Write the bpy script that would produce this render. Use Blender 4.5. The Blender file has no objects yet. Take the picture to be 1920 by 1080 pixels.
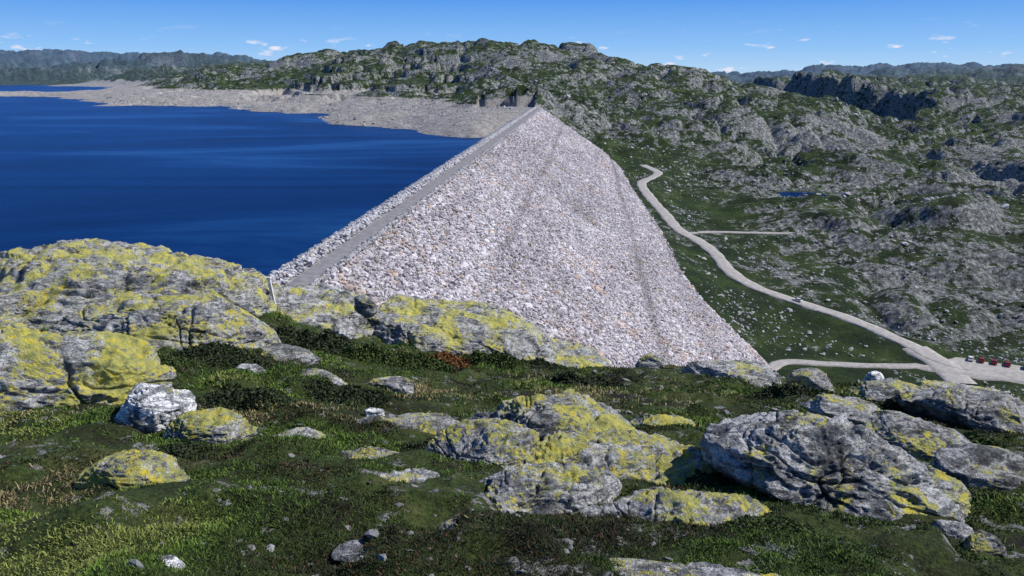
import bpy, math, numpy as np, bmesh
from mathutils import Vector
rng=np.random.default_rng(7)
sc=bpy.context.scene
sc.view_settings.view_transform='Standard'; sc.view_settings.look='None'; sc.view_settings.exposure=0
# ---------------------------------------------------------------- helpers
def link(o):
    sc.collection.objects.link(o); return o
def mesh_np(name,V,F,smooth=False):
    me=bpy.data.meshes.new(name); V=np.asarray(V,dtype=np.float32); F=np.asarray(F,dtype=np.int32)
    me.vertices.add(len(V)); me.vertices.foreach_set('co',V.ravel())
    me.loops.add(F.size); me.loops.foreach_set('vertex_index',F.ravel())
    me.polygons.add(len(F)); me.polygons.foreach_set('loop_start',np.arange(len(F),dtype=np.int32)*F.shape[1])
    me.update(calc_edges=True)
    me.polygons.foreach_set('use_smooth',np.full(len(F),smooth,dtype=bool))
    return me
def add_col(me,name,C):
    a=me.color_attributes.new(name,'FLOAT_COLOR','POINT')
    C=np.asarray(C,dtype=np.float32)
    if C.shape[1]==3: C=np.hstack([C,np.ones((len(C),1),np.float32)])
    a.data.foreach_set('color',C.ravel())
def sst(a,b,x):
    t=np.clip((x-a)/(b-a),0,1); return t*t*(3-2*t)
def hsh(i,j,k,seed):
    n=(i.astype(np.int64)*374761393+j.astype(np.int64)*668265263+k.astype(np.int64)*2147483647+seed*1274126177)&0xffffffff
    n=((n^(n>>13))*1274126177)&0xffffffff
    n=((n^(n>>15))*2246822519)&0xffffffff
    return ((n^(n>>16))&0xffffff)/float(0xffffff)*2-1
def n2(x,y,seed=0):
    i=np.floor(x);j=np.floor(y);fx=x-i;fy=y-j
    u=fx*fx*fx*(fx*(fx*6-15)+10);v=fy*fy*fy*(fy*(fy*6-15)+10)
    z=np.zeros_like(i)
    a=hsh(i,j,z,seed);b=hsh(i+1,j,z,seed);c=hsh(i,j+1,z,seed);d=hsh(i+1,j+1,z,seed)
    return (a*(1-u)+b*u)*(1-v)+(c*(1-u)+d*u)*v
def n3(x,y,z,seed=0):
    i=np.floor(x);j=np.floor(y);k=np.floor(z);fx=x-i;fy=y-j;fz=z-k
    u=fx*fx*(3-2*fx);v=fy*fy*(3-2*fy);w=fz*fz*(3-2*fz)
    def L(kk):
        a=hsh(i,j,kk,seed);b=hsh(i+1,j,kk,seed);c=hsh(i,j+1,kk,seed);d=hsh(i+1,j+1,kk,seed)
        return (a*(1-u)+b*u)*(1-v)+(c*(1-u)+d*u)*v
    return L(k)*(1-w)+L(k+1)*w
def fb2(x,y,lam,octv,seed):
    s=0;a=1;t=0
    for o in range(octv):
        c,sn=math.cos(o*.7+seed),math.sin(o*.7+seed)
        s=s+a*n2((x*c-y*sn)/lam+o*13.7,(x*sn+y*c)/lam-o*7.1,seed+o);t+=a;a*=.5;lam*=.5
    return s/t
# ---------------------------------------------------------------- dam geometry (world metres, eye level = 0)
DC=np.array([-29.9,113.6]);DD=np.array([.0920,.9958]);DN=np.array([.9958,-.0920])
CREST=-30.0;LAKE=-45.0;SL=1.5
TS=np.array([-30,-9,19.6,71.6,125,160,180,202,240,315,468,535,583,587,589])
TU=np.array([40,48,62,88,102,106,98,88,83,81,72,68,54,12,0.])
def dam_su(x,y):
    return (x-DC[0])*DD[0]+(y-DC[1])*DD[1],(x-DC[0])*DN[0]+(y-DC[1])*DN[1]
def dam_xy(s,u): return DC[0]+s*DD[0]+u*DN[0],DC[1]+s*DD[1]+u*DN[1]
def face_z(u):
    return np.where(u>1,CREST-(u-1)/SL,np.where(u<-6.5,CREST+.3+(u+6.5)/SL,CREST))
# ---------------------------------------------------------------- terrain control heights: (X/Y, Y, Z)
CP=[(-.8,1.2,-1.6),(0,1.0,-1.6),(.8,1.2,-1.62),(0,2.4,-1.68),(-.6,2.4,-1.68),(.5,2.7,-1.9),(.0,3.0,-1.9),(0,4.2,-2.3),(0,6.2,-2.9),(.1,8,-3.43),(.1,12.5,-4.87),
(.24,14,-5.35),(.24,20,-8.5),(.2,40,-18),(.15,100,-48),(.17,60,-27),
(-.11,18,-5.6),(-.11,12,-4.25),(-.12,9.5,-3.7),(-.12,6,-2.8),
(-.46,10,-3.2),(-.46,8.5,-2.95),(-.46,7,-2.75),(-.5,5,-2.36),(-.55,3.9,-2.14),(-.46,14,-4.0),(-.5,20,-6.5),(-.5,40,-14.5),
(-.25,14,-4.3),(-.25,20,-6.3),
(.53,16,-6.6),(.55,8,-3.78),(.55,5,-2.74),(.55,3.6,-2.28),(.27,5.2,-2.66),(.25,3.6,-2.2),(.3,9,-3.85),
(.5,25,-11.5),(.5,60,-30),(.5,150,-74),(.55,230,-101),(.3,150,-75),(.3,220,-97),
(-.11,40,-14),(-.11,80,-27),(-.11,115,-39),(-.11,150,-54),
(-.26,40,-12.5),(-.26,80,-25),(-.28,108,-33),(-.35,100,-33),(-.35,140,-52),(-.6,80,-27),(-.6,150,-50),(-.6,250,-75),
(0,200,-90),(.1,300,-97),(0,400,-97),(0,500,-90),(.03,600,-65),(.18,200,-88),
(.342,263,-100.5),(.243,307,-88),(.19,420,-84),(.13,573,-78),(.113,689,-66),(.07,697,-48),(.03,700,-29.5),(0,700,-30),
(-.3,250,-80),(-.5,300,-80),(-.2,450,-75),(-.1,530,-60),(-.5,700,-70),(-.4,950,-58),(-.6,1200,-60),(-.65,2000,-52),
(-.0363,574,-45),(-.145,675,-45),(-.2234,764,-45),(-.236,889,-45),(-.399,1097,-45),(-.484,1150,-45),(-.547,1430,-45),(-.564,1793,-45),(-.494,2550,-45),(-.623,2866,-45),
(-.615,1600,-41),(-.66,1600,-42),(-.59,1500,-50),
(-.0717,867,-30),(-.1825,1017,-30),(-.364,1364,-31),(-.4415,1900,-31),(-.26,1050,-32),(-.27,1400,-27),(-.27,1490,-9),(-.2,1330,-24),(-.2,1420,-8),
(-.11,1500,21),(-.115,1800,51),(-.0256,1600,52.5),(.058,1500,37),(.1225,1350,8),(.22,1300,-8),(.273,1200,-26),(.353,1050,-43),(.422,900,-60),(.487,800,-79),
(-.23,2000,35),(-.283,2100,17),(-.32,2300,6),(-.1,2400,-20),(.1,2200,-50),(.3,1900,-75),(-.25,2800,-20),
(.0915,1000,-42),(.026,1050,-24),(-.039,1250,-10),(-.168,1400,-10),(.159,800,-64),(.226,720,-76),(.298,540,-86),
(.577,269,-100.8),(.635,262,-101),(.7,253,-101),(.5236,284,-99.5),(.45,308,-97.5),(.377,326,-95.5),(.319,343,-93.5),(.2607,395,-89.5),(.239,419,-88),
(.363,271,-101),(.49,266,-101),(.42,250,-102),(.66,310,-97.6),(.72,330,-95),(.4,420,-88),(.645,430,-88),(.57,450,-80),(.467,520,-89),(.366,590,-88),(.498,739,-88),(.63,620,-77),(.46,900,-78),(.63,1100,-80),
(.48,1500,-112),(.63,1800,-80),(.35,2600,-85),(.5,2500,-55),(.28,4200,-66),(.335,4200,-42),(.4,4300,-30),(.48,4500,-12),(.55,4600,-12),(.61,5000,6),(.7,5000,6),(.9,4000,0),
(-.62,6000,119),(-.535,6000,100),(-.457,5500,78),(-.36,5200,103),(-.315,5000,60),(-.2,5500,0),(-.555,3500,-14),(-.43,3000,-14),(-.43,2100,-33),(-.8,5000,100),
(0,6000,-40),(.2,6000,-60),(0,14000,-120),(.6,14000,-100),(-.6,14000,-50),(-1,1000,-60),(-1,300,-70),(-1,100,-30),(1,30,-13),(1,100,-48),(1,300,-85),(1,1000,-60)]
P=[]
for b,Y,z in CP:
    P.append((math.atan(b),Y*math.sqrt(1+b*b),z))
for ph in (-180,-135,-95,95,135,180):
    for r,z in ((.5,-1.6),(4,-1.8),(30,-4),(300,-40 if ph<0 else -10),(3000,0),(14000,0)):
        P.append((math.radians(ph),r,z))
P=np.array(P)
ANG=2.6
cx=P[:,0]*ANG;cy=np.log(P[:,1]);cw=P[:,2]/(P[:,1]+2)
def ker(d2): return np.sqrt(d2+.0036)
K=ker((cx[:,None]-cx)**2+(cy[:,None]-cy)**2)
n=len(P);A=np.zeros((n+1,n+1));A[:n,:n]=K-np.eye(n)*.0005;A[:n,n]=1;A[n,:n]=1
W=np.linalg.solve(A,np.append(cw,0))
def rbf(x,y):
    r=np.hypot(x,y)+1e-6;ph=np.arctan2(x,y)*ANG;l=np.log(r)
    out=np.empty_like(r)
    for i in range(0,len(r),40000):
        s=slice(i,i+40000)
        out[s]=ker((ph[s,None]-cx)**2+(l[s,None]-cy)**2)@W[:n]+W[n]
    return out*(r+2)
def catmull(pts,step=3.0):
    p=np.array(pts,float);p=np.vstack([2*p[0]-p[1],p,2*p[-1]-p[-2]]);o=[]
    for i in range(1,len(p)-2):
        m=max(2,int(np.linalg.norm(p[i+1]-p[i])/step))
        for t in np.linspace(0,1,m,endpoint=False):
            o.append(.5*((2*p[i])+(-p[i-1]+p[i+1])*t+(2*p[i-1]-5*p[i]+4*p[i+1]-p[i+2])*t*t+(-p[i-1]+3*p[i]-3*p[i+1]+p[i+2])*t**3))
    o.append(p[-2]);return np.array(o)
ROADS=[
 ('gravel_road',3.3,.25,[(215,232,-101.2),(190,245,-101),(174,253,-101),(166,262,-101),(155,269,-100.5),(149,284.5,-99),(138,308,-97),(123,326,-95),(109.5,343,-93),(103,364,-91),(103,395,-89),(100,419,-87.5),(93,438,-85),(91,474,-81.5),(89.5,517,-78.5),(91,560,-75.5),(104,590,-75),(112,615,-74.5),(106,650,-73)]),
 ('gravel_road',2.2,.17,[(90,262,-100.9),(98,270,-100.8),(113,268,-100.8),(131,266,-100.8),(150,266,-100.8)]),
 ('gravel_road',5.0,.21,[(150,281,-99.3),(153,266,-100.6),(151,250,-101.2)]),
 ('parking_area',9.,.13,[(146,272,-100.8),(160,265,-100.8),(178,257,-100.9),(205,243,-101.1)]),
 ('gravel_road',2.0,.17,[(94,432,-85.8),(112,438,-86.3),(140,436,-86.5),(168,434,-86.5)]),
]
RS=[(nm,w,o,catmull(p)) for nm,w,o,p in ROADS]
PONDS=[(216,592,-88.5,15,11),(372,745,-88,9,9)]
def near_noise(x,y):
    hum=np.clip(fb2(x,y,.42,2,19)+.15*n2(x/1.4,y/1.4,20),0,.5)
    return fb2(x,y,5,3,3)*.14+fb2(x,y,1.1,3,5)*.08+hum*.16-.02+(.5-np.abs(n2(x/.3,y/.3,9)))*.04+(.5-np.abs(n2(x/.13,y/.13,10)))*.02
def H(x,y):
    x=np.asarray(x,float).ravel();y=np.asarray(y,float).ravel()
    r=np.hypot(x,y);z=rbf(x,y);base=z.copy()
    wn=1-sst(25,80,r)
    z=z+near_noise(x,y)*wn*sst(.5,3,r)
    wf=sst(90,300,r)
    wx=x+fb2(x,y,60,2,31)*22;wy=y+fb2(x,y,60,2,32)*22
    def bil(l,sd,o=1): return np.abs(n2(wx/l,wy/(l*.75),sd))*2-.75
    big=bil(150,11)*11+bil(62,12)*8.5+bil(27,13)*4.6+bil(12,14)*1.9+bil(5.5,15)*.6
    far=(bil(420,21)*24+bil(200,22)*14)*sst(1700,3000,r)+bil(1100,23)*45*sst(3300,5000,r)
    lakeside=(x<.03*y)&(r>100)
    sup=np.where(lakeside,1-.78*sst(-24,-34,base),1.)
    s,u=dam_su(x,y)
    dd=np.maximum(np.maximum(-60-s,s-600),np.maximum(-60-u,u-130))
    sup=sup*(.25+.75*sst(-20,60,dd))
    vall=np.where((r<330)&(x>0),.5,1)
    z=z+wf*(big*sup*vall*(.5+.5*sst(300,700,r))+far*np.where(lakeside,sst(-45,-20,base),1))
    dx=x-770-fb2(x,y,260,3,71)*170-fb2(x,y,50,2,72)*25
    z=z+74*sst(-14,14,dx)*np.exp(-np.clip(dx,0,None)/650)*sst(1250,1500,y)*(1-sst(2400,3000,y))
    qw=sst(.02,.07,-x/np.maximum(y,1))*(1-sst(.30,.36,-x/np.maximum(y,1)))*sst(1000,1150,r)*(1-sst(1520,1650,r))
    qw=np.where((y>900),qw,0)*.8
    o_=fb2(x,y,90,3,51)*10;st=15.;zz=z+o_
    t=zz/st-np.floor(zz/st);ter=(np.floor(zz/st)+sst(.7,.95,t))*st-o_
    z=z*(1-qw)+ter*qw
    ut=np.interp(s,TS,TU);fz=face_z(u)
    up=(s>-25)&(s<640)&(u<=-6.6)&(u>-60)
    z=np.where(up,np.minimum(z,CREST-.5+.012*np.minimum(u,0)),z)
    out=(s>150)&(s<588)&(u>=ut)&(u<ut+50)
    w=np.exp(-(u-ut)/5.)
    zo=face_z(ut)+.25
    z=np.where(out,z*(1-w)+zo*w,z)
    m=(r>190)&(r<840)&(x>60)
    if m.any():
        xi=x[m];yi=y[m];zi=z[m]
        for nm,w,o,pp in RS[::-1]:
            sel=(xi>pp[:,0].min()-40)&(xi<pp[:,0].max()+40)&(yi>pp[:,1].min()-40)&(yi<pp[:,1].max()+40)
            xs=xi[sel];ys=yi[sel];b_=np.full(len(xs),1e9);z_=np.zeros(len(xs))
            for q in pp:
                d=np.hypot(xs-q[0],ys-q[1]);k=d<b_;b_[k]=d[k];z_[k]=q[2]
            t=1-sst(w+1.5,w+14,b_)
            zi[sel]=zi[sel]*(1-t)+(z_-.25)*t
        for px,py,pz,a,b in PONDS:
            e=np.hypot((xi-px)/a,(yi-py)/b)+.25*n2(xi/6,yi/6,5);t=1-sst(1.6,3.2,e)
            zi=zi*(1-t)+(pz-.9+np.clip(e-.8,0,2)*1.7)*t
        z[m]=zi
    ins=(s>-25)&(s<589)&(u<ut-1)&(u>-6.6)
    z=np.where(ins,np.minimum(z,fz-1.3),z)
    return z
# ---------------------------------------------------------------- materials
class NT:
    def __init__(s,name):
        s.m=bpy.data.materials.new(name);s.m.use_nodes=True;s.t=s.m.node_tree;s.N=s.t.nodes;s.L=s.t.links
        s.b=s.N['Principled BSDF'];s.b.inputs['Specular IOR Level'].default_value=.2
        s.geo=s.N.new('ShaderNodeNewGeometry')
    def set(s,inp,v):
        if v is None:return
        if isinstance(v,bpy.types.NodeSocket): s.L.new(v,inp)
        else: inp.default_value=v
    def noise(s,scale,detail=4,rough=.55,vec=None,dist=0):
        n=s.N.new('ShaderNodeTexNoise');n.inputs['Scale'].default_value=scale;n.inputs['Detail'].default_value=detail
        n.inputs['Roughness'].default_value=rough;n.inputs['Distortion'].default_value=dist
        s.L.new(vec if vec is not None else s.geo.outputs['Position'],n.inputs['Vector']);return n.outputs['Fac']
    def ramp(s,f,stops):
        n=s.N.new('ShaderNodeValToRGB');e=n.color_ramp.elements
        while len(e)<len(stops): e.new(.5)
        for i,(p,c) in enumerate(stops):
            e[i].position=p
            if not isinstance(c,(tuple,list)): c=(c,c,c)
            e[i].color=(*c,1)
        s.L.new(f,n.inputs[0]);return n.outputs[0]
    def mix(s,f,a,b,mode='MIX'):
        n=s.N.new('ShaderNodeMix');n.data_type='RGBA';n.blend_type=mode
        for i,v in ((0,f),(6,a),(7,b)):
            if isinstance(v,tuple): v=(*v,1) if len(v)==3 else v
            s.set(n.inputs[i],v)
        return n.outputs[2]
    def math(s,op,a,b=0.,clamp=False):
        n=s.N.new('ShaderNodeMath');n.operation=op;n.use_clamp=clamp
        s.set(n.inputs[0],a);s.set(n.inputs[1],b);return n.outputs[0]
    def mapv(s,scale,rot=0):
        n=s.N.new('ShaderNodeMapping');n.inputs['Scale'].default_value=scale;n.inputs['Rotation'].default_value=(0,0,rot)
        s.L.new(s.geo.outputs['Position'],n.inputs['Vector']);return n.outputs[0]
    def attr(s,name):
        n=s.N.new('ShaderNodeAttribute');n.attribute_name=name;return n
    def sep(s,c):
        n=s.N.new('ShaderNodeSeparateColor');s.L.new(c,n.inputs[0]);return n.outputs
    def bump(s,h,strength,dist,link=True):
        n=s.N.new('ShaderNodeBump');n.inputs['Strength'].default_value=strength;n.inputs['Distance'].default_value=dist
        s.L.new(h,n.inputs['Height'])
        if link: s.L.new(n.outputs[0],s.b.inputs['Normal'])
        return n.outputs[0]
    def col(s,c,rough=.9):
        s.set(s.b.inputs['Base Color'],(*c,1) if isinstance(c,tuple) else c);s.b.inputs['Roughness'].default_value=rough
    def nz(s):
        n=s.N.new('ShaderNodeSeparateXYZ');s.L.new(s.geo.outputs['Normal'],n.inputs[0]);return n.outputs[2]
def mat_heath():
    m=NT('heath_ground')
    c=m.ramp(m.noise(1.6,5,.68),[(.32,(.025,.022,.014)),(.43,(.045,.055,.018)),(.54,(.065,.10,.022)),(.64,(.11,.12,.04)),(.78,(.20,.18,.09))])
    c=m.mix(m.ramp(m.noise(34,4,.7),[(.35,0.),(.62,1.)]),m.mix(1.,c,(.3,.3,.3),'MULTIPLY'),c)
    c=m.mix(m.ramp(m.noise(5,5,.75),[(.58,0.),(.61,1.)]),c,m.ramp(m.noise(25,5,.75),[(.35,(.05,.05,.05)),(.6,(.34,.34,.33))]))
    m.col(c,.95);m.bump(m.noise(45,4,.7),1.,.04);return m.m
def mat_hill():
    m=NT('hillside');a=m.sep(m.attr('tcol').outputs['Color'])
    nz=m.nz()
    steep=m.ramp(nz,[(.72,1.),(.95,0.)])
    green=m.ramp(m.noise(.06,6,.7),[(.34,(.015,.026,.012)),(.5,(.03,.054,.016)),(.62,(.06,.09,.024)),(.75,(.11,.12,.045))])
    rock=m.ramp(m.noise(.4,6,.78),[(.34,(.04,.046,.048)),(.47,(.15,.16,.155)),(.57,(.36,.37,.36)),(.68,(.70,.70,.67))])
    rm=m.math('ADD',m.math('MULTIPLY',a[0],.6),m.math('MULTIPLY',steep,.32))
    rm=m.math('ADD',rm,m.math('MULTIPLY',m.math('SUBTRACT',m.noise(.12,7,.8),.5),2.7))
    rm=m.ramp(rm,[(.49,0.),(.56,1.)])
    c=m.mix(rm,green,rock)
    pale=m.ramp(m.noise(.12,7,.8),[(.3,(.17,.155,.14)),(.47,(.34,.32,.30)),(.6,(.46,.44,.42)),(.72,(.6,.58,.56))])
    pm=m.ramp(m.math('ADD',a[1],m.math('MULTIPLY',m.math('SUBTRACT',m.noise(.05,6,.7),.5),.9)),[(.45,0.),(.55,1.)])
    c=m.mix(pm,c,pale)
    c=m.mix(a[2],c,(.075,.125,.205))  # blue-grey distance haze painted into the base colour
    m.col(c,.95);m.bump(m.noise(.5,6,.75),1.,2.6);return m.m
def mat_rock(name,dark=1.,lichen=.5,tint=(1,1,1)):
    m=NT(name)
    g=m.noise(6,7,.78)
    c=m.ramp(g,[(.33,(.035,.04,.045)),(.44,(.11,.115,.12)),(.54,(.26,.265,.27)),(.66,(.54,.54,.53))])
    band=m.noise(4,7,.75,m.mapv((1.2,2,6)),1.2)
    c=m.mix(m.ramp(band,[(.49,0.),(.56,.85)]),c,(.62,.62,.61))
    c=m.mix(m.ramp(m.noise(70,3,.6),[(.35,.6),(.52,0.)]),c,(.03,.032,.035))
    c=m.mix(m.ramp(m.noise(2.0,6,.75,m.mapv((1,1,.6))),[(.39,.8),(.46,0.)]),c,(.025,.028,.03))
    c=m.mix(1.,c,tuple(dark*t for t in tint),'MULTIPLY')
    l1=m.noise(2.8,4,.6);l2=m.noise(28,6,.82,dist=.5)
    lf=m.math('ADD',m.math('MULTIPLY',l1,1.1),m.math('MULTIPLY',l2,1.))
    lf=m.math('ADD',lf,m.math('MULTIPLY',m.nz(),.10))
    th=1.30-lichen*.21
    lm=m.ramp(m.math('MULTIPLY',lf,.5),[(th/2,0.),(th/2+.015,1.)])
    lc=m.ramp(m.noise(14,4),[(.35,(.34,.36,.13)),(.52,(.56,.54,.16)),(.68,(.74,.62,.09))])
    c=m.mix(lm,c,lc)
    m.col(c,.88)
    h=m.math('ADD',g,m.math('MULTIPLY',m.noise(34,5,.75),.3))
    m.bump(h,1.,.09);return m.m
def mat_attr(name,rough=.9,mul=None):
    m=NT(name);c=m.attr('col').outputs['Color']
    if mul: c=m.mix(m.ramp(m.noise(mul[0],4,.7),[(.3,1.),(.7,0.)]),c,m.mix(1.,c,(mul[1],)*3,'MULTIPLY'))
    m.col(c,rough);return m.m
def mat_gravel(name,c1,c2,sc_=.6):
    m=NT(name);m.col(m.mix(m.ramp(m.noise(sc_,7,.75),[(.35,0.),(.65,1.)]),c1,c2),.95);m.bump(m.noise(4,4,.7),.5,.1);return m.m
def mat_plain(name,c,rough=.6,metal=0,spec=.4):
    m=NT(name);m.col(m.mix(m.noise(3,3),tuple(c),tuple(v*.9 for v in c)),rough);m.b.inputs['Metallic'].default_value=metal
    m.b.inputs['Specular IOR Level'].default_value=spec;return m.m
def mat_water(name):
    m=NT(name)
    st=m.noise(1.,6,.6,m.mapv((.0035,.009,1),.5),1.2)
    c=m.ramp(st,[(.36,(.001,.008,.038)),(.5,(.002,.021,.085)),(.64,(.010,.06,.18))])
    bn=m.bump(m.noise(1.,3,.6,m.mapv((.25,.4,1))),.45,.5,False)
    d=m.N.new('ShaderNodeBsdfDiffuse');m.L.new(c,d.inputs['Color']);m.L.new(bn,d.inputs['Normal'])
    g=m.N.new('ShaderNodeBsdfGlossy');g.inputs['Color'].default_value=(.40,.60,.90,1);m.L.new(bn,g.inputs['Normal'])
    m.set(g.inputs['Roughness'],m.ramp(st,[(.35,.14),(.65,.3)]))
    f=m.N.new('ShaderNodeFresnel');f.inputs['IOR'].default_value=1.33
    k=m.math('MULTIPLY',f.outputs[0],.5)
    mx=m.N.new('ShaderNodeMixShader');m.L.new(k,mx.inputs[0]);m.L.new(d.outputs[0],mx.inputs[1]);m.L.new(g.outputs[0],mx.inputs[2])
    m.L.new(mx.outputs[0],m.N['Material Output'].inputs['Surface'])
    return m.m
# ---------------------------------------------------------------- terrain sheet
dense=np.arange(-40,40.001,.075)
side=np.concatenate([np.linspace(40.5,60,30),np.linspace(62,180,45)])
phi=np.radians(np.concatenate([-side[::-1],dense,side]))
rr=np.exp(np.concatenate([np.linspace(math.log(.4),math.log(30),380,endpoint=False),np.linspace(math.log(30),math.log(200),90,endpoint=False),
   np.linspace(math.log(200),math.log(2500),640,endpoint=False),np.linspace(math.log(2500),math.log(14000),150)]))
R,PH=np.meshgrid(rr,phi,indexing='ij');X=(R*np.sin(PH)).ravel();Y=(R*np.cos(PH)).ravel()
Z=H(X,Y)
nr,nc=R.shape;I=np.arange(nr*nc).reshape(nr,nc)
F=np.stack([I[:-1,:-1],I[:-1,1:],I[1:,1:],I[1:,:-1]],-1).reshape(-1,4)[:,::-1]
me=mesh_np('terrain',np.stack([X,Y,Z],1),F,True)
rad=np.hypot(X,Y)
rockm=np.clip(.5+fb2(X,Y,110,3,41)*.55+fb2(X,Y,26,3,42)*.5,0,1)
rockm=np.where((rad<330)&(X>0),rockm*.6,rockm)
rockm=np.where(rad>900,np.maximum(rockm,.45),rockm)
lakeside=(X<.035*Y)
pale=np.where(lakeside&(rad>100)&(rad<3200),sst(-26.5,-30.5,Z),0.)
haze=np.clip(sst(1100,6500,rad)*.75,0,.75)  # painted haze weight, grows with distance, stored in the vertex colours
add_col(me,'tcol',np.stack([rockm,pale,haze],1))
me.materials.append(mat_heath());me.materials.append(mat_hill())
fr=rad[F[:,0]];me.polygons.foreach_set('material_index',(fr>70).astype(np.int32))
terrain=link(bpy.data.objects.new('terrain',me))
# ---------------------------------------------------------------- lake, ponds
def disc(name,pts,z,mat):
    me=bpy.data.meshes.new(name);me.from_pydata([(x,y,z) for x,y in pts],[],[list(range(len(pts)))]);me.materials.append(mat)
    return link(bpy.data.objects.new(name,me))
wm=mat_water('lake_water')
sx=lambda s,u:tuple(float(v) for v in dam_xy(s,u))
disc('lake',[(-3500,60),sx(-40,-8),sx(650,-8),(-60,1000),(-900,3400),(-4500,3400)],LAKE,wm)
for px,py,pz,a,b in PONDS:
    disc('pond',[(px+a*1.5*math.cos(t),py+b*1.5*math.sin(t)) for t in np.linspace(0,2*math.pi,32,endpoint=False)],pz,wm)
# ---------------------------------------------------------------- roads
gm=mat_gravel('gravel',(.27,.25,.23),(.46,.44,.42))
for nm,w,o,pp in RS:
    V=[];Fq=[]
    t=np.gradient(pp,axis=0);t/=np.linalg.norm(t[:,:2],axis=1)[:,None]
    nx=t[:,1];ny=-t[:,0]
    for i,p in enumerate(pp):
        for k,f in enumerate((-1.08,-1,-.5,0,.5,1,1.08)):
            ww=w*f*(1+.08*math.sin(i*1.3+k)+.05*math.sin(i*.37))
            V.append((p[0]+nx[i]*ww,p[1]+ny[i]*ww,p[2]+o-(.7 if abs(f)>1 else 0)-.05*abs(f)))
        if i:
            for k in range(6): a=(i-1)*7+k;Fq.append((a,a+1,a+8,a+7))
    me=mesh_np(nm,V,np.array(Fq)[:,::-1],True);me.materials.append(gm);link(bpy.data.objects.new(nm,me))
# ---------------------------------------------------------------- dam
dam=link(bpy.data.objects.new('rockfill_dam',None))
def child(o,par): 
    link(o);o.parent=par;return o
dm=mat_gravel('rockfill_base',(.20,.185,.19),(.42,.39,.40),.8)
svals=np.concatenate([np.arange(-25,580,4.),[580,583,586,589]])
NU=40
Vd=[];Fd=[]
for s in svals:
    ut=np.interp(s,TS,TU)+3
    us=np.concatenate([[-40,-20,-6.5,-3.2,1.],np.linspace(1.5,max(ut,2.5),NU)])
    z=face_z(us)-.25
    x,y=dam_xy(s,us)
    Vd+=list(zip(x,y,z))
M=NU+5
for i in range(len(svals)-1):
    for k in range(M-1): a=i*M+k;Fd.append((a,a+1,a+M+1,a+M))
me=mesh_np('embankment',Vd,np.array(Fd)[:,::-1]);me.materials.append(dm);child(bpy.data.objects.new('embankment',me),dam)
Vc=[];Fc=[]
for i,s in enumerate(np.arange(-25,592,6.)):
    for u,zz in ((-3.1,-.3),(-2.9,.02),(-1,.08),(.7,.02),(.9,-.3)):
        x,y=dam_xy(s,u);Vc.append((x,y,CREST+zz))
    if i:
        for k in range(4): a=(i-1)*5+k;Fc.append((a,a+1,a+6,a+5))
me=mesh_np('crest_road',Vc,np.array(Fc)[:,::-1]);me.materials.append(mat_gravel('crest_gravel',(.17,.165,.17),(.30,.29,.295)));child(bpy.data.objects.new('crest_road',me),dam)
g=(1+5**.5)/2
ICO=np.array([(-1,g,0),(1,g,0),(-1,-g,0),(1,-g,0),(0,-1,g),(0,1,g),(0,-1,-g),(0,1,-g),(g,0,-1),(g,0,1),(-g,0,-1),(-g,0,1)])/math.sqrt(1+g*g)
IF=np.array([(0,11,5),(0,5,1),(0,1,7),(0,7,10),(0,10,11),(1,5,9),(5,11,4),(11,10,2),(10,7,6),(7,1,8),(3,9,4),(3,4,2),(3,2,6),(3,6,8),(3,8,9),(4,9,5),(2,4,11),(6,2,10),(8,6,7),(9,8,1)])
def stones(name,pts,size,cols,mat,flat=.6):
    n=len(pts);V=ICO[None]*(1+rng.uniform(-.28,.28,(n,12,1)))
    V=np.clip(V,-.78,.78)
    sc3=np.stack([rng.uniform(.7,1.3,n),rng.uniform(.6,1.1,n),rng.uniform(flat*.7,flat*1.3,n)],1)
    V=V*sc3[:,None,:]
    a,b,c=rng.uniform(0,6.28,n),rng.normal(0,.45,n),rng.normal(0,.45,n)
    def rot(V,i,j,t):
        W_=V.copy();C=np.cos(t)[:,None];S=np.sin(t)[:,None]
        W_[...,i]=V[...,i]*C-V[...,j]*S;W_[...,j]=V[...,i]*S+V[...,j]*C;return W_
    V=rot(rot(rot(V,1,2,b),0,2,c),0,1,a)*size[:,None,None]+pts[:,None,:]
    F_=(IF[None]+(np.arange(n)*12)[:,None,None]).reshape(-1,3)
    me=mesh_np(name,V.reshape(-1,3),F_);add_col(me,'col',np.repeat(cols,12,0));me.materials.append(mat)
    return bpy.data.objects.new(name,me)
def greycols(n,lo,hi,tint=(1,.985,1.02),brown=.06):
    v=lo+(hi-lo)*rng.beta(2.2,1.8,n)
    c=v[:,None]*np.array(tint)[None]
    k=rng.random(n)<brown;c[k]*=np.array([.95,.78,.6]);return c
sm=mat_attr('stone',.9,(2.5,.65))
N=190000
s_=np.concatenate([rng.uniform(-20,200,int(N*.55)),rng.uniform(200,589,N-int(N*.55))])
u_=rng.uniform(1,110,N);ok=u_<np.interp(s_,TS,TU)+1.5;s_=s_[ok];u_=u_[ok]
x,y=dam_xy(s_,u_);z=face_z(u_)
berm=np.exp(-((u_-61-np.sin(s_*.03)*.6)/1.3)**2)+.6*np.exp(-((u_-20.5-fb2(s_,s_*0,60,2,4)*1.5)/.9)**2)+.3*np.exp(-((u_-80-fb2(s_,s_*0,50,2,8)*1.5)/1.)**2)
z=z-.08+rng.normal(0,.12,len(s_))-.4*berm*.4
size=rng.lognormal(-.95,.40,len(s_))*(1+.35*sst(150,500,s_));size=np.clip(size,.2,1.5)*(1-.4*np.clip(berm,0,1))
col=greycols(len(s_),.24,.90,(1,.935,.985),.07)
patch=fb2(s_,u_*2.2,30,3,77)+.8*fb2(s_,u_*8,50,3,79);col*=(1+.20*patch)[:,None];col*=(1-.38*np.clip(berm,0,1))[:,None]
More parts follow.
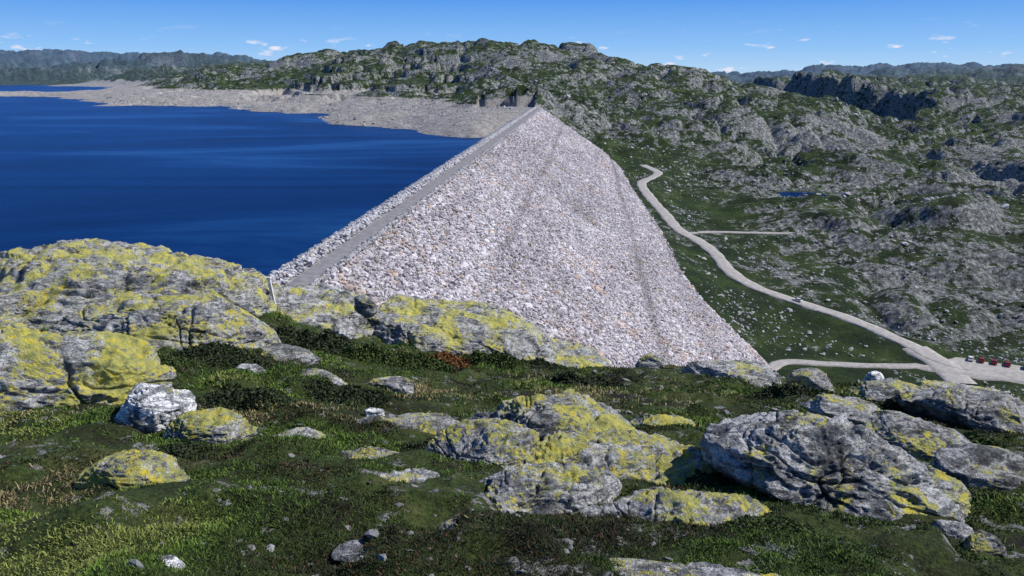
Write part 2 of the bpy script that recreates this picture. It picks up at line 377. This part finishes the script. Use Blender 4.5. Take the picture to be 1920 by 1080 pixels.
br=(fb2(s_,u_,9,2,78)>.42)&(rng.random(len(s_))<.5);col[br]*=np.array([.95,.84,.72])
child(stones('downstream_rockfill',np.stack([x,y,z],1),size,np.clip(col,0,.85),sm,.5),dam)
n_=10000;s_=rng.uniform(-20,590,n_);u_=rng.uniform(-8.5,-3.3,n_);x,y=dam_xy(s_,u_)
z=CREST+.1+.6*np.exp(-((u_+4.6)/.9)**2)+np.where(u_<-6.5,(u_+6.5)/1.5,0)
child(stones('upstream_edge_stones',np.stack([x,y,z],1),rng.uniform(.22,.6,n_),greycols(n_,.3,.8),sm,.6),dam)
n_=7000;s_=rng.uniform(-20,590,n_);u_=rng.uniform(-30,-8,n_);x,y=dam_xy(s_,u_)
child(stones('upstream_rockfill',np.stack([x,y,face_z(u_)],1),rng.uniform(.4,1.,n_),greycols(n_,.25,.55),sm,.6),dam)
n_=3200;s_=rng.uniform(-20,590,n_);u_=rng.normal(1.3,.25,n_);x,y=dam_xy(s_,u_)
child(stones('downstream_edge_stones',np.stack([x,y,np.full(n_,CREST+.2)],1),rng.uniform(.25,.6,n_),greycols(n_,.25,.6),sm,.8),dam)
n_=36000
lr=rng.uniform(math.log(215),math.log(1400),n_);ph=np.radians(rng.uniform(-2,40,n_));r_=np.exp(lr);x=r_*np.sin(ph);y=r_*np.cos(ph)
s_,u_=dam_su(x,y);ok=~((s_<592)&(u_<np.interp(s_,TS,TU)+2))&(fb2(x,y,40,3,42)+rng.normal(0,.25,n_)>.05)
for nm,w,o,pp in RS:
    for q in pp[::2]: ok&=np.hypot(x-q[0],y-q[1])>w+3.5
for px,py,pz,a,b in PONDS: ok&=np.hypot((x-px)/a,(y-py)/b)>1.6
x,y,r_=x[ok],y[ok],r_[ok]
link(stones('boulder_field',np.stack([x,y,H(x,y)+.1],1),rng.lognormal(-.75,.55,len(x))*(.6+r_/800),greycols(len(x),.2,.6,(1,1,.98),.02),sm,.45))
n_=26000
lr=rng.uniform(math.log(560),math.log(1500),n_);ph=np.arctan(rng.uniform(-.5,.02,n_));r_=np.exp(lr);x=r_*np.sin(ph);y=r_*np.cos(ph)
z=H(x,y);s_,u_=dam_su(x,y);ok=(z>-45.5)&(z<-27)&((u_<-8)|(s_>592));x,y,z,r_=x[ok],y[ok],z[ok],r_[ok]
link(stones('shore_rubble',np.stack([x,y,z+.1],1),rng.lognormal(-.5,.5,len(x))*(r_/900),greycols(len(x),.25,.65,(1.02,.98,.95),.05),sm,.5))
# ---------------------------------------------------------------- foreground rocks
def ico_np(sub):
    bm=bmesh.new();bmesh.ops.create_icosphere(bm,subdivisions=sub,radius=1);bm.verts.ensure_lookup_table()
    V=np.array([v.co[:] for v in bm.verts]);F_=np.array([[v.index for v in f.verts] for f in bm.faces]);bm.free();return V,F_
ICOS={k:ico_np(k) for k in (4,5,6,7)}
def make_rock(name,b,Yd,zc,h,mat,seed,rz=0,ty=0,tx=0,cuts=9,sub=6,rough=1.,box=.7):
    r=np.random.default_rng(seed);V,F_=ICOS[sub];V=V.copy()
    V=np.sign(V)*np.abs(V)**box
    V/=np.maximum(np.linalg.norm(V,axis=1)[:,None]**.55,1e-6)
    for i in range(cuts+5):
        nn=r.normal(size=3);nn/=np.linalg.norm(nn);d=r.uniform(.66,.95)
        e=V@nn-d;k=e>0;V[k]-=nn*(e[k]*.97)[:,None]
    fl=sst(.1,-.6,V[:,2]);V[:,:2]*=(1+.12*fl)[:,None]
    V=V*np.array(h)
    def rot(V,i,j,t):
        W_=V.copy();W_[:,i]=V[:,i]*math.cos(t)-V[:,j]*math.sin(t);W_[:,j]=V[:,i]*math.sin(t)+V[:,j]*math.cos(t);return W_
    V=rot(V,2,0,math.radians(ty));V=rot(V,1,2,math.radians(tx));V=rot(V,0,1,math.radians(rz))
    nrm=V/np.array(h)**2;nrm/=np.linalg.norm(nrm,axis=1)[:,None]
    m=min(h[0],h[1],h[2]*2.2)
    o=seed*3.1;dsp=np.zeros(len(V))
    for l,a in ((1.1,.15),(.5,.11),(.22,.09),(.1,.055),(.045,.035),(.02,.016)):
        q=V/(m*l*1.6);nv=n3(q[:,0]+o,q[:,1]*1.3,q[:,2]*2.0,seed)
        dsp+=a*(nv if l>.4 else .4-np.abs(nv)*1.4)
    q=V/m;e=q[:,2]*5+q[:,0]*1.1+n3(q[:,0]*2,q[:,1]*2,q[:,2]*2,seed+4)*1.3
    dsp+=.06*sst(0,.25,np.abs((e%1)-.5)*2)-.035
    for i in range(3):
        nn=r.normal(size=3)*np.array([1,.6,.25]);nn/=np.linalg.norm(nn)
        e=q@nn-r.uniform(-.6,.6)+.15*n3(q[:,0]*3,q[:,1]*3,q[:,2]*3,seed+9)
        dsp-=.10*np.exp(-(e/.014)**2)
    V=V+nrm*(dsp*m*.75*rough)[:,None]
    V+=np.array([b*Yd,Yd,zc])
    me=mesh_np(name,V,F_,True);me.materials.append(mat)
    return link(bpy.data.objects.new(name,me))
mL=mat_rock('lichen_rock',1.25,.76);mM=mat_rock('grey_rock',1.4,.46);mD=mat_rock('dark_rock',1.05,.4);mW=mat_rock('pale_rock',2.7,.05)
mLL=mat_rock('yellow_lichen_rock',1.4,1.)
RK=[
('lichen_boulder',.452,4.15,-2.25,(.74,.52,.41),mM,11,0,20,0,10,7),
('rock_outcrop',-.54,12.2,-3.55,(2.7,2.0,.76),mL,21,0,7,0,7,7),
('rock_outcrop',-.455,8.9,-2.98,(1.25,.8,.42),mL,22,0,3,-6,6,7),
('rock_outcrop',-.60,6.0,-2.42,(1.02,.75,.40),mLL,23,0,14,0,7,7),
('rock',-.485,5.0,-2.18,(.25,.18,.17),mW,24,0,5,0,10,6),
('rock',-.41,4.7,-2.25,(.29,.2,.17),mLL,25,0,-5,0,9,6),
('rock',-.52,3.65,-2.07,(.30,.21,.22),mLL,26,0,0,0,9,6),
('rock_outcrop',-.27,13,-4.1,(1.8,1.4,.44),mM,27,0,7,0,6,6),
('rock_outcrop',-.08,13,-4.42,(1.8,1.2,.42),mL,28,0,10,4,6,7),
('rock_outcrop',.045,13.4,-4.95,(1.3,.9,.38),mL,29,0,12,4,6,6),
('rock',-.192,12,-3.55,(.19,.17,.18),mD,30,0,0,0,8,5),
('rock_outcrop',.07,5.3,-2.63,(.80,.60,.40),mL,31,0,13,3,8,7),
('rock_outcrop',-.04,4.5,-2.40,(.40,.38,.28),mL,32,0,-3,0,8,7),
('rock_outcrop',.14,4.35,-2.43,(.72,.48,.27),mL,33,0,8,0,7,7),
('rock_outcrop',.05,3.6,-2.20,(.42,.30,.27),mM,34,0,3,0,8,7),
('rock_outcrop',.23,3.38,-2.20,(.58,.34,.26),mL,35,0,8,0,8,7),
('rock_outcrop',.2,2.45,-1.91,(.80,.28,.15),mM,36,0,3,0,7,6),
('rock',-.524,2.45,-1.70,(.12,.08,.04),mW,37,0,0,0,7,4),
('rock_outcrop',.3047,11,-4.38,(.8,.6,.26),mM,38,0,6,0,7,6),
('rock',.449,7.5,-3.35,(.42,.35,.17),mM,39,0,8,0,7,5),
('rock_outcrop',.643,8.5,-3.84,(.9,.6,.28),mD,40,0,12,0,7,6),
('rock_outcrop',.657,5.3,-2.85,(.42,.3,.15),mD,41,0,5,0,7,5),
('rock',.624,3.6,-2.28,(.11,.08,.08),mM,42,0,0,0,8,5),
('rock',.671,3.4,-2.25,(.10,.08,.09),mM,43,0,0,0,8,5),
('rock',.1855,12,-4.50,(.26,.2,.17),mL,44,0,0,0,8,5),
('rock',.485,12,-4.8,(.17,.14,.17),mW,45,0,0,0,8,4),
('rock',.4,11,-4.45,(.33,.3,.2),mD,46,0,0,0,8,5),
('rock',-.349,7.2,-2.77,(.15,.09,.06),mW,47,0,4,0,8,5),
('rock',-.187,6,-2.68,(.09,.07,.05),mW,48,0,4,0,8,4),
('rock',-.29,4.9,-2.41,(.24,.18,.08),mM,49,30,4,0,8,6),
('rock',-.34,3.4,-2.03,(.26,.17,.07),mM,50,20,0,0,8,6),
('rock',-.327,3.1,-1.90,(.035,.06,.06),mW,51,0,0,0,8,4),
('rock',-.14,3.9,-2.18,(.24,.17,.08),mM,52,40,0,0,8,6),
('rock',-.20,4.5,-2.36,(.26,.18,.08),mD,53,-20,0,0,8,6),
('rock_outcrop',-.14,5.6,-2.68,(.5,.32,.12),mD,54,10,0,0,8,6),
('rock',-.26,7.4,-2.98,(.32,.18,.1),mM,55,-20,0,0,8,5),
('rock',-.30,8.5,-3.12,(.4,.3,.12),mD,56,10,4,0,8,5),
('rock_outcrop',.56,6.6,-3.2,(.5,.4,.14),mD,57,-15,8,0,8,6),
('rock_outcrop',.52,10,-4.25,(.7,.4,.18),mD,58,10,6,0,8,6),
('rock_outcrop',.63,11.5,-4.95,(.9,.5,.2),mM,59,-8,8,0,8,6),
('rock',.21,6.3,-2.96,(.3,.22,.1),mL,60,-8,8,0,8,5),
('rock',-.06,3.1,-1.95,(.16,.11,.05),mD,61,50,0,0,8,5),
('rock',-.21,2.75,-1.83,(.13,.09,.04),mM,62,10,0,0,8,5),
('rock',-.16,8.0,-3.25,(.28,.16,.08),mM,63,-5,0,0,8,5),
('rock',.43,2.9,-2.0,(.10,.07,.05),mM,64,-5,0,0,8,5),
]
for a in RK: make_rock(*a)
n_=1500;r_=np.exp(rng.uniform(math.log(2.2),math.log(18),n_));ph=np.radians(rng.uniform(-38,38,n_));x=r_*np.sin(ph);y=r_*np.cos(ph)
k=(fb2(x,y,1.6,3,55)+.25*(x/y>.4)*(y>5)+rng.normal(0,.15,n_)>.22);x,y,r_=x[k],y[k],r_[k]
link(stones('loose_stones',np.stack([x,y,H(x,y)-.003],1),np.clip(rng.lognormal(-3.8,.5,len(x)),0,.045)*(r_/4)**.7,greycols(len(x),.08,.34,(1,1,1)),sm,.35))
# ---------------------------------------------------------------- heath vegetation
N=800000
r_=np.exp(rng.uniform(math.log(1.9),math.log(24),N));ph=np.radians(rng.uniform(-39,39,N));x=r_*np.sin(ph);y=r_*np.cos(ph)
dens=fb2(x,y,.7,3,61)+.6*fb2(x,y,.12,2,62)
k=dens+rng.normal(0,.12,N)>-.15;x,y,r_,dens=x[k],y[k],r_[k],dens[k];N=len(x)
z0=H(x,y)-.004
typ=fb2(x,y,1.1,5,63)*1.25+rng.normal(0,.08,N)
straw=fb2(x,y,1.2,4,64)+rng.normal(0,.12,N)
hgt=rng.uniform(.006,.019,N)*(r_/3.5)**.6*(1+.9*np.clip(dens,0,1));wid=.0034*(r_/3)**.85*rng.uniform(.6,1.4,N)
col=np.empty((N,3));v=rng.uniform(.45,1.6,N)[:,None]
col[:]=np.array([.07,.12,.022])
col[typ>.12]=(.11,.18,.03);col[typ>.32]=(.18,.21,.055);col[typ<-.10]=(.045,.07,.018);col[typ<-.28]=(.03,.038,.018);col[(typ<-.3)&(rng.random(N)<.15)]=(.11,.055,.03)  # low typ: dark patches paint the heather's shadows into the leaf colour
st=(straw>.46)|((np.hypot((x-1.15)/1.5,(y-8.3)/.9)<1)&(rng.random(N)<.55))|((np.hypot((x+2.25)/.45,(y-3.5)/.45)<1)&(rng.random(N)<.4))
col[st]=(.26,.215,.11);hgt[st]*=1.3
col*=v
az=rng.uniform(0,6.28,N);ln=rng.uniform(.2,1.5,N)*hgt
wx=np.cos(az)*wid;wy=np.sin(az)*wid;a2=rng.uniform(0,6.28,N)
B=np.stack([x,y,z0],1);Dw=np.stack([wx,wy,0*wx],1);T=np.stack([np.cos(a2)*ln,np.sin(a2)*ln,hgt],1)
Vg=np.stack([B-Dw*.5,B+Dw*.5,B+T*.75+Dw*.5,B+T*.9-Dw*.4],1).reshape(-1,3)
Fg=np.arange(N*4).reshape(-1,4)
me=mesh_np('heath_vegetation',Vg,Fg);add_col(me,'col',np.repeat(col,4,0));lm=mat_attr('heath_leaf',.8);me.materials.append(lm)
link(bpy.data.objects.new('heath_vegetation',me))
Vs=[];Cs=[]
base_c={'g':(.05,.075,.02),'r':(.15,.07,.025),'d':(.03,.042,.018)}
SH=[(-.375,10.6,.45,.30,'r'),(-.31,10.2,.5,.28,'d'),(-.345,9.6,.5,.2,'d'),(-.25,10.5,.6,.2,'d'),(-.19,10.4,.5,.2,'g'),(-.13,10.8,.6,.22,'g'),(-.09,11.3,.5,.22,'r'),(-.03,11.5,.5,.2,'g'),(.03,12,.5,.2,'d'),
 (-.62,8.4,.7,.22,'d'),(-.40,7.8,.6,.18,'d'),(-.5,7.4,.6,.16,'g'),(.10,10,.5,.18,'d'),(.36,9.3,.5,.2,'d'),(.45,9,.5,.2,'g'),(.55,9.2,.6,.2,'d'),(.33,6.2,.4,.14,'d'),(.6,7.2,.5,.16,'g'),(-.22,6.6,.4,.1,'d'),(-.36,5.9,.4,.1,'d'),(.62,4.4,.25,.1,'d'),(-.11,4.9,.25,.08,'d'),(.36,3.3,.22,.07,'g'),(-.45,4.3,.2,.07,'d')]
for b,Yd,rd,hh,t in SH:
    m_=int(5200*rd/.5)
    a=rng.uniform(0,6.28,m_);q=np.sqrt(rng.random(m_));px=b*Yd+np.cos(a)*q*rd;py=Yd+np.sin(a)*q*rd*.8
    top=hh*(1-q**2)*(.65+.5*fb2(px,py,.16,2,91));pz=H(px,py)+np.clip(top,0,1)*rng.uniform(.35,1.,m_)
    sz=.010*(Yd/8)*rng.uniform(.6,1.5,m_)
    d1=rng.normal(size=(m_,3));d1/=np.linalg.norm(d1,axis=1)[:,None];d2=np.cross(d1,rng.normal(size=(m_,3)));d2/=np.linalg.norm(d2,axis=1)[:,None]
    c=np.stack([px,py,pz],1);d1*=sz[:,None]*1.6;d2*=sz[:,None]
    Vs.append(np.stack([c-d1,c+d2,c+d1,c-d2],1).reshape(-1,3))
    cc=np.array(base_c[t])[None]*rng.uniform(.5,1.7,m_)[:,None];Cs.append(np.repeat(cc,4,0))
Vs=np.vstack(Vs);me=mesh_np('heather_shrubs',Vs,np.arange(len(Vs)).reshape(-1,4));add_col(me,'col',np.vstack(Cs));me.materials.append(lm)
link(bpy.data.objects.new('heather_shrubs',me))
# ---------------------------------------------------------------- marker post
def box(bm,c,s,mi=0,taper=1.):
    r=bmesh.ops.create_cube(bm,size=1)
    for v in r['verts']:
        t=taper if v.co.z>0 else 1
        v.co=Vector((c[0]+v.co.x*s[0]*t,c[1]+v.co.y*s[1]*t,c[2]+v.co.z*s[2]))
    return r
bm=bmesh.new();box(bm,(0,0,.2),(.055,.055,.8),0,.8);box(bm,(0,0,.615),(.07,.07,.03));box(bm,(0,-.03,.5),(.055,.01,.08))
bmesh.ops.bevel(bm,geom=bm.edges[:],offset=.004,segments=1)
me=bpy.data.meshes.new('marker_post');bm.to_mesh(me);bm.free();me.materials.append(mat_plain('white_paint',(.75,.75,.73)))
o=link(bpy.data.objects.new('marker_post',me));o.location=(-3.9,12.6,-3.86);o.rotation_euler=(0,math.radians(-7),0)
# ---------------------------------------------------------------- cars
glass=mat_plain('car_glass',(.02,.025,.03),.1);tyre=mat_plain('tyre',(.02,.02,.02),.9)
paints={'white':mat_plain('white_car_paint',(.75,.75,.75),.3),'red':mat_plain('red_car_paint',(.25,.02,.02),.3)}
def car(x,y,z,rz,paint):
    e=link(bpy.data.objects.new('parked_car',None));e.location=(x,y,z);e.rotation_euler=(0,0,math.radians(rz))
    bm=bmesh.new()
    prof=[(-2.1,.35),(-2.15,.75),(-2.0,.95),(-1.2,1.0),(.85,.98),(1.95,.82),(2.12,.6),(2.1,.32)]
    def ext(bm,prof,w0,w1):
        L=[bm.verts.new((p[0],-(w0 if p[1]<1.02 else w1),p[1])) for p in prof]
        R_=[bm.verts.new((p[0],(w0 if p[1]<1.02 else w1),p[1])) for p in prof]
        bm.faces.new(L);bm.faces.new(R_[::-1])
        for i in range(len(prof)): j=(i+1)%len(prof);bm.faces.new((L[j],L[i],R_[i],R_[j]))
    ext(bm,prof,.83,.83);bmesh.ops.recalc_face_normals(bm,faces=bm.faces);bmesh.ops.bevel(bm,geom=bm.edges[:],offset=.05,segments=2)
    me=bpy.data.meshes.new('body');bm.to_mesh(me);bm.free();me.materials.append(paints[paint]);child(bpy.data.objects.new('body',me),e)
    bm=bmesh.new();ext(bm,[(-1.85,.97),(-1.35,1.36),(.25,1.38),(.98,.96)],.76,.6);bmesh.ops.recalc_face_normals(bm,faces=bm.faces)
    me=bpy.data.meshes.new('windows');bm.to_mesh(me);bm.free();me.materials.append(glass);child(bpy.data.objects.new('windows',me),e)
    bm=bmesh.new();box(bm,(-.55,0,1.4),(1.75,1.26,.06));bmesh.ops.bevel(bm,geom=bm.edges[:],offset=.02,segments=1)
    me=bpy.data.meshes.new('roof');bm.to_mesh(me);bm.free();me.materials.append(paints[paint]);child(bpy.data.objects.new('roof',me),e)
    for i,(wx_,wy_) in enumerate(((-1.3,-.78),(-1.3,.78),(1.3,-.78),(1.3,.78))):
        bm=bmesh.new();bmesh.ops.create_cone(bm,cap_ends=True,segments=16,radius1=.31,radius2=.31,depth=.2)
        me=bpy.data.meshes.new('wheel');bm.to_mesh(me);bm.free();me.materials.append(tyre)
        w=child(bpy.data.objects.new('wheel_%d'%(i+1),me),e);w.location=(wx_,wy_,.31);w.rotation_euler=(math.pi/2,0,0)
for x,y,rz,p in ((166,271.5,60,'white'),(169,270,62,'red'),(172.5,268,60,'red'),(176,266,64,'red'),(180.8,263,60,'red'),(184.5,261,60,'white')):
    car(x,y,-100.68,rz,p)
car(122,327.5,-94.75,130,'white')
# ---------------------------------------------------------------- light, world, camera
SE,SA=math.radians(47),math.radians(86)
sd=Vector((math.sin(SA)*math.cos(SE),math.cos(SA)*math.cos(SE),math.sin(SE)))
sl=bpy.data.lights.new('sun','SUN');sl.energy=5.;sl.angle=math.radians(.5);sl.color=(1,.965,.91)
so=link(bpy.data.objects.new('sun',sl));so.rotation_euler=(-sd).to_track_quat('-Z','Y').to_euler()
w=bpy.data.worlds.new('World');sc.world=w;w.use_nodes=True;nt=w.node_tree;nt.nodes.clear()
Nn=nt.nodes.new;Lk=nt.links.new
out=Nn('ShaderNodeOutputWorld');bg=Nn('ShaderNodeBackground');bg.inputs[1].default_value=.1
sky=Nn('ShaderNodeTexSky');sky.sky_type='NISHITA';sky.sun_disc=False;sky.sun_elevation=SE;sky.sun_rotation=SA;sky.altitude=900;sky.air_density=1;sky.dust_density=.1;sky.ozone_density=3
tc=Nn('ShaderNodeTexCoord');sp=Nn('ShaderNodeSeparateXYZ');Lk(tc.outputs['Generated'],sp.inputs[0])
rp=Nn('ShaderNodeValToRGB');e=rp.color_ramp.elements
stops=[(0,(.42,.66,.94)),(.03,(.24,.52,.95)),(.085,(.075,.31,.86)),(.3,(.035,.14,.46)),(1,(.02,.08,.27))]
while len(e)<len(stops): e.new(.5)
for i,(p,c) in enumerate(stops): e[i].position=p;e[i].color=(*c,1)
Lk(sp.outputs[2],rp.inputs[0])
sc10=Nn('ShaderNodeVectorMath');sc10.operation='SCALE';sc10.inputs['Scale'].default_value=10.;Lk(rp.outputs[0],sc10.inputs[0])
mx=Nn('ShaderNodeMix');mx.data_type='RGBA';mx.inputs[0].default_value=.92;Lk(sky.outputs[0],mx.inputs[6]);Lk(sc10.outputs[0],mx.inputs[7])
mp=Nn('ShaderNodeMapping');mp.inputs['Scale'].default_value=(34,34,130);Lk(tc.outputs['Generated'],mp.inputs[0])
cn=Nn('ShaderNodeTexNoise');cn.inputs['Scale'].default_value=1.;cn.inputs['Detail'].default_value=5;Lk(mp.outputs[0],cn.inputs[0])
cr=Nn('ShaderNodeValToRGB');cr.color_ramp.elements[0].position=.61;cr.color_ramp.elements[1].position=.71;Lk(cn.outputs[0],cr.inputs[0])
bd=Nn('ShaderNodeValToRGB');e=bd.color_ramp.elements
while len(e)<4: e.new(.5)
for i,(p,c) in enumerate([(0,.9),(.03,1),(.038,.2),(.06,0)]): e[i].position=p;e[i].color=(c,c,c,1)
Lk(sp.outputs[2],bd.inputs[0])
ml=Nn('ShaderNodeMath');ml.operation='MULTIPLY';Lk(cr.outputs[0],ml.inputs[0]);Lk(bd.outputs[0],ml.inputs[1])
m2=Nn('ShaderNodeMix');m2.data_type='RGBA';Lk(ml.outputs[0],m2.inputs[0]);Lk(mx.outputs[2],m2.inputs[6]);m2.inputs[7].default_value=(8.2,8.2,9.2,1)
Lk(m2.outputs[2],bg.inputs[0]);Lk(bg.outputs[0],out.inputs[0])
cam=bpy.data.cameras.new('camera');cam.lens=28;cam.sensor_width=36;cam.clip_start=.05;cam.clip_end=40000
co=link(bpy.data.objects.new('camera',cam));co.location=(0,0,0);co.rotation_euler=(math.radians(90-15.18),0,0);sc.camera=co
